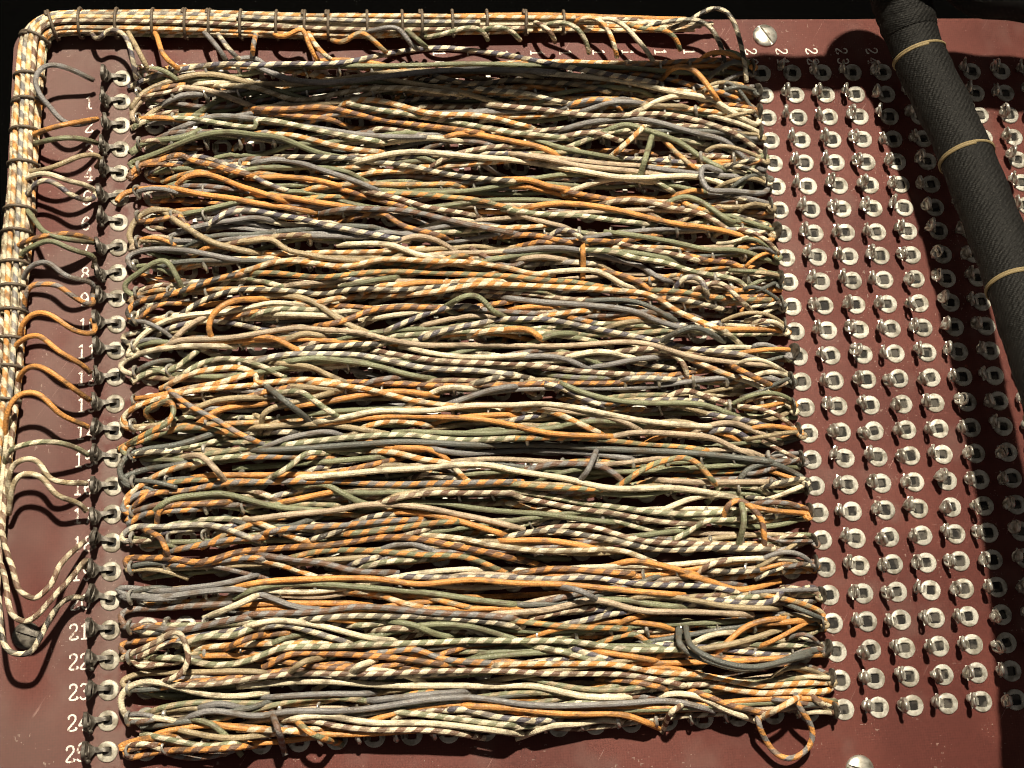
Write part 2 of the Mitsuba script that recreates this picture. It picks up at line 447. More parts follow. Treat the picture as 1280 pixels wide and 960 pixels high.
# printed numbers, drawn with strokes
DIG = {'0': [[(.3, 0), (.08, .2), (.05, .5), (.08, .8), (.3, 1), (.52, .8), (.55, .5), (.52, .2), (.3, 0)]], '1': [[(.1, .82), (.3, 1), (.3, 0)], [(.08, 0), (.52, 0)]],
       '2': [[(.08, .75), (.12, .92), (.3, 1), (.48, .92), (.52, .74), (.42, .5), (.08, .03), (.54, .03), (.55, .16)]],
       '3': [[(.08, .86), (.3, 1), (.5, .85), (.48, .64), (.28, .53), (.5, .42), (.54, .2), (.3, 0), (.06, .14)]],
       '4': [[(.44, 0), (.44, 1), (.04, .3), (.6, .3)], [(.3, 0), (.58, 0)]], '5': [[(.5, 1), (.14, 1), (.1, .55), (.34, .62), (.54, .42), (.5, .12), (.28, 0), (.06, .12)]],
       '6': [[(.5, .9), (.3, 1), (.1, .7), (.07, .3), (.3, 0), (.53, .2), (.48, .46), (.3, .55), (.1, .4)]], '7': [[(.06, .85), (.06, 1), (.54, 1), (.25, 0)]],
       '8': [[(.3, .54), (.1, .72), (.16, .94), (.3, 1), (.44, .94), (.5, .72), (.3, .54), (.06, .3), (.12, .06), (.3, 0), (.48, .06), (.54, .3), (.3, .54)]],
       '9': [[(.1, .1), (.3, 0), (.5, .3), (.53, .7), (.3, 1), (.07, .8), (.12, .54), (.3, .45), (.5, .6)]]}


def number(text, u, v, size, turn, gap=0.72):
    polys = []
    for i, ch in enumerate(text):
        g = union_all([LineString(spline(s, 0.03) if len(s) > 3 and ch not in '47' else s).buffer(0.062, cap_style='flat' if ch == '1' else 'round') for s in DIG[ch]])
        polys.append(affinity.translate(g, i * gap, 0))
    g = affinity.scale(union_all(polys).simplify(0.008), size, -size, origin=(0, 0))
    if turn:                              # head to the right, reading downwards
        g = affinity.rotate(g, 90, origin=(0, 0))
    g = affinity.translate(g, u, v)
    k = add(B + '__number', poly_mesh(g, 0.003, 0.008), 'mat_print')
    labels[k] = {'label': f'printed number {text}'}


for r in range(1, 26):
    number(str(r), -1.06 + 0.02 * math.sin(r * 5), r * ROW + 0.20, 0.40, False)
for c in range(1, 26):
    number(str(c), c - 0.43 + 0.04 * math.sin(c * 3), -0.91 + (0.38 if c < 10 else 0), 0.36, True, 1.05)


# screws
def screw(u, v, r, dark, label, slot):
    n = 40
    a = np.arange(n) * 2 * np.pi / n
    prof = [(1.0, 0.0), (1.0, 0.10), (0.96, 0.17), (0.82, 0.25), (0.6, 0.31), (0.35, 0.345), (0.12, 0.355)]
    V = np.vstack([np.c_[np.cos(a) * q * r, np.sin(a) * q * r, np.full(n, h * r)] for q, h in prof] + [[[0, 0, 0.356 * r]]])
    f = []
    for k in range(len(prof) - 1):
        for j in range(n):
            p, q = k * n + j, k * n + (j + 1) % n
            f += [[p, q, q + n], [p, q + n, p + n]]
    e = (len(prof) - 1) * n
    f += [[e + j, e + (j + 1) % n, len(V) - 1] for j in range(n)]
    head = trimesh.Trimesh(V, np.array(f), process=False)
    import manifold3d as m3
    man = m3.Manifold(m3.Mesh(np.float32(np.vstack([V, [[0, 0, 0]]])), np.uint32(np.vstack([f, [[(j + 1) % n, j, len(V)] for j in range(n)]]))))
    cut = m3.Manifold.cube([2.4 * r, 0.17 * r, r], True).translate([0, 0, 0.64 * r]).rotate([0, 0, slot])
    res = (man - cut) if man.status() == m3.Error.NoError else None
    if res is not None and res.num_tri() > 10:
        mm = res.to_mesh()
        head = trimesh.Trimesh(mm.vert_properties[:, :3], mm.tri_verts, process=False)
    hv = world(head.vertices + [u, v, 0.0])
    k = add(B + '__screw', trimesh.Trimesh(hv, head.faces, process=False), 'mat_dark_tin' if dark else 'mat_steel', 35)
    labels[k] = {'label': label}


p = at([957, 43], 0.1); screw(p[0], p[1], 0.40, False, 'bright slotted screw near the top edge', 60)
p = at([1076, 962], 0.1); screw(p[0], p[1], 0.40, False, 'bright screw at the bottom edge', 20)
p = at([32, 794], 0.1); screw(p[0], p[1], 0.37, True, 'dark slotted screw inside the striped wire loops', 20)

# the lamp's can: its mouth narrows the beam so that the light falls off towards the edges
ld = np.array(LP) - world(AIM)
ld /= np.linalg.norm(ld)
e1 = np.cross(ld, [1, 0, 0]); e1 /= np.linalg.norm(e1)
e2 = np.cross(ld, e1)
a = np.arange(49) * 2 * np.pi / 48
prof = [(0.0, 0.03), (0.045, 0.03), (0.05, 0.02), (0.05, -0.15), (0.037, -0.15), (0.037, -0.147), (0.047, -0.147), (0.047, 0.004), (0.0305, 0.004)]
V = np.vstack([LP + ld * z + r * (np.cos(a)[:, None] * e1 + np.sin(a)[:, None] * e2) for r, z in prof])
f = [[k * 49 + j, k * 49 + j + 1, k * 49 + j + 50] for k in range(8) for j in range(48)] + [[k * 49 + j, k * 49 + j + 50, k * 49 + j + 49] for k in range(8) for j in range(48)]
add('gallery_lamp__can', trimesh.Trimesh(V, np.array(f), process=False), 'mat_lamp_can')

# ---------------------------------------------------------------- black sheathed cable on the right, with its trunk along the top
K = 'black_cable'
labels[K] = {'label': 'thick black braided cable with yellow twine bands, slanting across the right side', 'category': 'cable'}
LU = AIM + LDIR / np.linalg.norm(LDIR) * 160
TSH = [(250, 112, 1.0), (330, 110, 1.0), (420, 106, 1.0), (550, 106, 1.0), (680, 98, 1.0), (800, 88, 0.8), (930, 90, 0.1), (1010, 92, 0), (1090, 93, 0), (1180, 99, 0), (1260, 105, 0), (1350, 108, 0), (1500, 110, 0)]
TH = np.interp([q[0] for q in TSH], [250, 800, 1100, 1200], [5.8, 5.2, 4.0, 3.3])[:, None]
tp = np.array([at([x, y], h) for x, y, h in TSH])
trunk = spline(tp + (LU - tp) * ((TH - tp[:, 2:]) / (LU[2] - tp[:, 2:])), 0.2)
rt = 0.56 + 0.05 * np.sin(np.arange(len(trunk)) * 0.23) + 0.05 * np.sin(np.arange(len(trunk)) * 0.61)
rt += 0.38 / (1 + np.exp(-(trunk[:, 0] - 25.5) * 2.2))
rt *= np.clip(np.arange(len(trunk)) / 14, 0.05, 1) ** 0.5
cpx = np.array([(1082, -105), (1092, -75), (1112, -32), (1134, 25), (1150, 72), (1178, 130), (1208, 196), (1235, 265), (1267, 352), (1300, 450), (1330, 560), (1350, 700), (1365, 860)], float)
ch = np.array([4.0, 3.4, 2.9, 2.4, 2.3, 2.45, 2.7, 3.1, 3.7, 4.3, 4.8, 5.1, 5.2])
cp = at(cpx, ch)
j = int(np.argmin(np.abs(trunk[:, 0] - cp[1, 0] + 0.3)))
cp = np.vstack([trunk[j], cp[2:]])
cpath = spline(cp, 0.12)
rad = 0.79 * (1 + 0.012 * np.sin(np.arange(len(cpath)) * 0.9 + np.sin(np.arange(len(cpath)) * 0.31) * 3) + 0.018 * np.sin(np.arange(len(cpath)) * 0.5) + 0.012 * np.sin(np.arange(len(cpath)) * 0.17))
m, uv = tube(cpath, rad, 40)
add(K + '__sheath', m, 'mat_sheath', True, uv=uv)


def nearest(px):
    q = (cpath * [1, 1, -1]) @ RC.T + TC
    xy = q[:, :2] / q[:, 2:] * F + [640, 480]
    return int(np.argmin(np.linalg.norm(xy - px, axis=1)))


i0, i1 = nearest([1118, -20]), nearest([1141, 50])
seg = cpath[i0:i1]
prof = 0.765 * 1.13 * np.clip(1.0 - 0.12 * np.abs(np.linspace(-1, 1, len(seg))) ** 6, 0.8, 2)
m, uv = tube(seg, prof + 0.02 * np.sin(np.arange(len(seg)) * 1.9), 40)
add(K + '__collar', m, 'mat_sheath', True, uv=uv)
tt, na, nb = frames(cpath)


def band(i, r, cord, turns=2, mat='mat_twine', holder=K, name='twine_band', path=cpath, fr=(na, nb), tt=tt):
    a = np.linspace(0, 2 * np.pi * turns, int(36 * turns))
    off = (np.arange(len(a)) / len(a) - 0.5) * cord * 2.0 * (turns - 0.4)
    P = path[i] + (fr[0][i] * np.cos(a)[:, None] + fr[1][i] * np.sin(a)[:, None]) * r + tt[i] * off[:, None]
    m, uv = tube(P, cord, 7)
    return add(f'{holder}__{name}', m, mat, True, uv=uv)


for px in ([1149, 71], [1208, 196], [1262, 358], [1318, 520], [1352, 690]):
    i = nearest(px)
    band(i, rad[i] + 0.02, 0.042, 1.5)
m, uv = tube(trunk, rt, 36)
add(K + '__trunk', m, 'mat_sheath', True, uv=uv)

# ---------------------------------------------------------------- pixel notes of the wires: tile column and row (320 x 240 photo pixels each), then points in quarter pixels
TILE = re.compile(r'(?:(\d)(\d):)?(-?\d+),(-?\d+)')


def parse(text):
    out, tc, tr = [], 0, 0
    for a, b, x, y in TILE.findall(text):
        if a:
            tc, tr = int(a), int(b)
        out.append((320 * tc + int(x) / 4, 240 * tr + int(y) / 4))
    return np.array(out)


WR = 0.084                                # wire radius in u
# ---------------------------------------------------------------- laced harness round the top left corner
H = 'laced_harness'
labels[H] = {'label': 'laced bundle of striped wires bent round the top left board corner', 'category': 'wire harness'}
hpx = np.array([(905, 30), (800, 29), (660, 28), (520, 30), (400, 32), (250, 30), (140, 29), (90, 29), (62, 33), (45, 47), (39, 72), (36, 110), (32, 170), (27, 240), (21, 310), (16, 380), (12, 450), (6, 520), (-1, 600), (-8, 680), (-16, 780)], float)
hp = at(hpx, np.full(len(hpx), 0.48))
hc = spline(hp, 0.12)
ht, ha, hb = frames(hc)
hl = np.r_[0, np.cumsum(np.linalg.norm(np.diff(hc, axis=0), axis=1))]
offs = [(0, 0)] + [(math.cos(a) * 2, math.sin(a) * 2) for a in np.arange(6) * math.pi / 3] + [(math.cos(a) * 4.3, math.sin(a) * 4.3) for a in np.arange(13) * 2 * math.pi / 13 + 0.26]
codes = ['C', 'OC', 'CB', 'C', 'CB', 'T', 'C', 'OC', 'CG', 'OB', 'C', 'YC', 'O', 'CB', 'TC', 'OC', 'CS', 'YC', 'CB', 'OC']
hrad = 0.078


def hx(i):
    q = RC @ (hc[i] * [1, 1, -1]) + TC
    return q[:2] / q[2] * F + [640, 480]


HX = np.array([hx(i) for i in range(len(hc))])
for k, ((oa, ob), code) in enumerate(zip(offs, codes)):
    # strands leave the bundle one after another towards both ends
    x_stop = [895, 870, 880, 845, 800, 760, 700, 640, 780, 560, 500, 830, 860, 450, 380, 720, 600, 300, 660, 870][k]
    y_stop = [700, 640, 720, 680, 600, 560, 740, 590, 540, 700, 450, 620, 480, 560, 400, 660, 520, 330, 760, 640][k]
    on = np.nonzero((HX[:, 0] < x_stop) & (HX[:, 1] < y_stop))[0]
    ang = 0.5 * np.sin(hl * 0.22 + 0.4) + rng.normal(0, 0.05)
    wob = 1 + 0.06 * np.sin(hl * rng.uniform(0.8, 1.5) + rng.uniform(0, 6))
    a_ = (oa * np.cos(ang) - ob * np.sin(ang)) * wob
    b_ = (oa * np.sin(ang) + ob * np.cos(ang)) * wob
    shrink = 1 - 0.45 * np.clip((HX[:, 0] - 420) / 480, 0, 1) - 0.35 * np.clip((HX[:, 1] - 330) / 300, 0, 1)
    P = hc + (ha * a_[:, None] + hb * b_[:, None]) * hrad * shrink[:, None]
    m, uv = tube(P[on], hrad, 9, pair_of(code), rng.uniform(0, 5))
    kk = add(H + '__strand', m, 'mat_wire', True, uv=uv)
    labels[kk] = {'label': colour_words(code) + ' strand'}
for px in [(66, 30), (101, 30), (148, 30), (193, 30), (230, 30), (264, 31), (300, 31), (348, 32), (381, 32), (412, 32), (460, 31), (502, 30), (528, 30), (565, 29), (608, 29), (655, 28), (705, 28), (38, 47), (37, 99), (34, 128), (31, 168), (28, 206), (24, 265), (21, 293), (18, 331), (16, 361), (14, 393), (12, 428), (10, 463), (7, 500)]:
    i = int(np.argmin(np.linalg.norm(HX - px, axis=1)))
    sh = 1 - 0.45 * np.clip((HX[i, 0] - 420) / 480, 0, 1) - 0.35 * np.clip((HX[i, 1] - 330) / 300, 0, 1)
    P = (hrad * 4.3 * sh + hrad + 0.03)
    band(i, P, 0.048, 1 + (i % 3) * 0.35, 'mat_cord', H, 'lacing_loop', hc, (ha, hb), ht)

BRANCH = """
S 00:465,400 350,345 260,325 205,345 178,400 205,480 250,535 310,600
O 00:150,680 250,642 340,620 420,605 495,580
G 00:160,720 250,700 350,690 470,692
T 00:120,855 250,840 350,800 430,775 495,785
C 00:100,915 160,880 240,870 330,900 425,925
CN 00:120,1010 150,950 200,908 260,910 310,940 01:350,10 440,40
G 01:120,70 150,110 180,150 205,185
OB 01:60,290 150,240 250,215 350,210 460,205
G 01:100,350 120,300 180,265 250,245 320,270 400,300 460,320
S 01:118,450 135,395 180,360 240,355 290,390 360,430 450,452
SO 01:122,600 130,510 160,470 220,460 290,470 350,510 450,562
O 01:100,740 130,640 190,605 250,615 320,660 380,695 460,705
O 01:60,800 120,735 190,720 240,750 300,800 370,840 450,868
O 01:90,950 140,880 200,875 260,905 310,940 02:350,10 445,55
O 02:25,260 50,110 100,55 170,45 230,80 290,140 360,180 440,178
CG 02:25,400 45,340 100,310 200,290 300,295 380,320 440,350
TC 02:40,570 55,430 90,390 150,375 200,400 240,460 300,490 430,485
CT 02:45,650 65,510 100,460 160,450 220,480 280,550 350,580 450,605
CB 02:0,640 10,740 40,860 70,950 03:90,60 140,103 180,108 230,70 270,15 02:290,925 340,860 410,775
CB 02:-10,880 03:25,10 40,120 60,190 110,225 160,215 220,160 290,80 360,5 02:430,880
CK 03:-30,0 0,200 10,300 40,370 90,390 150,380 200,310 240,230 290,150 350,110 440,75
CN 00:460,170 500,190 540,155 600,160 640,210 660,280 680,390
T 00:640,160 700,270 745,360
O 00:770,160 790,200 810,260 850,310 900,350
S 00:1020,160 1090,240 1135,310
CS 00:1090,170 1150,250 1200,300
OS 00:1280,170 1270,210 1260,290
O 10:90,170 180,165 230,150 260,210 290,270 315,315
OC 10:260,160 320,250 395,310
OT 10:380,200 470,190 520,165 590,205 650,260
S 10:540,160 640,140 710,145 760,200 810,245
G 10:750,150 800,190 850,235
CG 10:850,185 950,165 1050,140 1110,145 1160,200
CG 10:1130,150 1240,140 1280,160 20:40,200
CB 20:110,110 180,150 215,210
CG 20:160,130 260,115 320,140 360,190 385,265
OC 20:310,110 430,100 490,170 525,285
C 20:430,105 540,115 620,190 670,250 710,315
OG 20:580,120 700,145 780,160 840,250
CK 20:660,135 800,105 900,100 970,120 1020,180 1050,250 1065,340
CK 20:780,140 900,95 980,50 1040,45 1090,80 1130,170 1160,300 1172,410
"""
q = np.array([(-0.62, r * ROW, -0.45) for r in range(26)]) @ RC.T + TC
LUGPX = q[:, :2] / q[:, 2:] * F + [640, 480]
for line in BRANCH.strip().splitlines():
    code, text = line.split(None, 1)
    px = parse(text)
    if px[-1, 0] < 135 and px[-1, 1] > 80:
        d = np.linalg.norm(LUGPX - px[-1], axis=1)
        px = np.vstack([px[:-1] if len(px) > 3 and d.min() < 12 else px, LUGPX[d.argmin()]])
    px = spline(px, 4)
    t = np.linspace(0, 1, len(px))
    hh = 0.5 + 0.85 * np.sin(np.pi * np.clip(t * 1.02, 0, 1)) ** 0.8 - 0.06 * t
    if px[0, 1] < 60:
        hh = 0.55 + 0.5 * np.sin(np.pi * t) ** 0.7 - 0.05 * t
    P = at(px, hh)
    m, uv = tube(P, WR * 0.92, 9, pair_of(code), rng.uniform(0, 5))
    kk = add(H + '__branch_wire', m, 'mat_wire', True, uv=uv)
    labels[kk] = {'label': colour_words(code) + ' branch wire'}

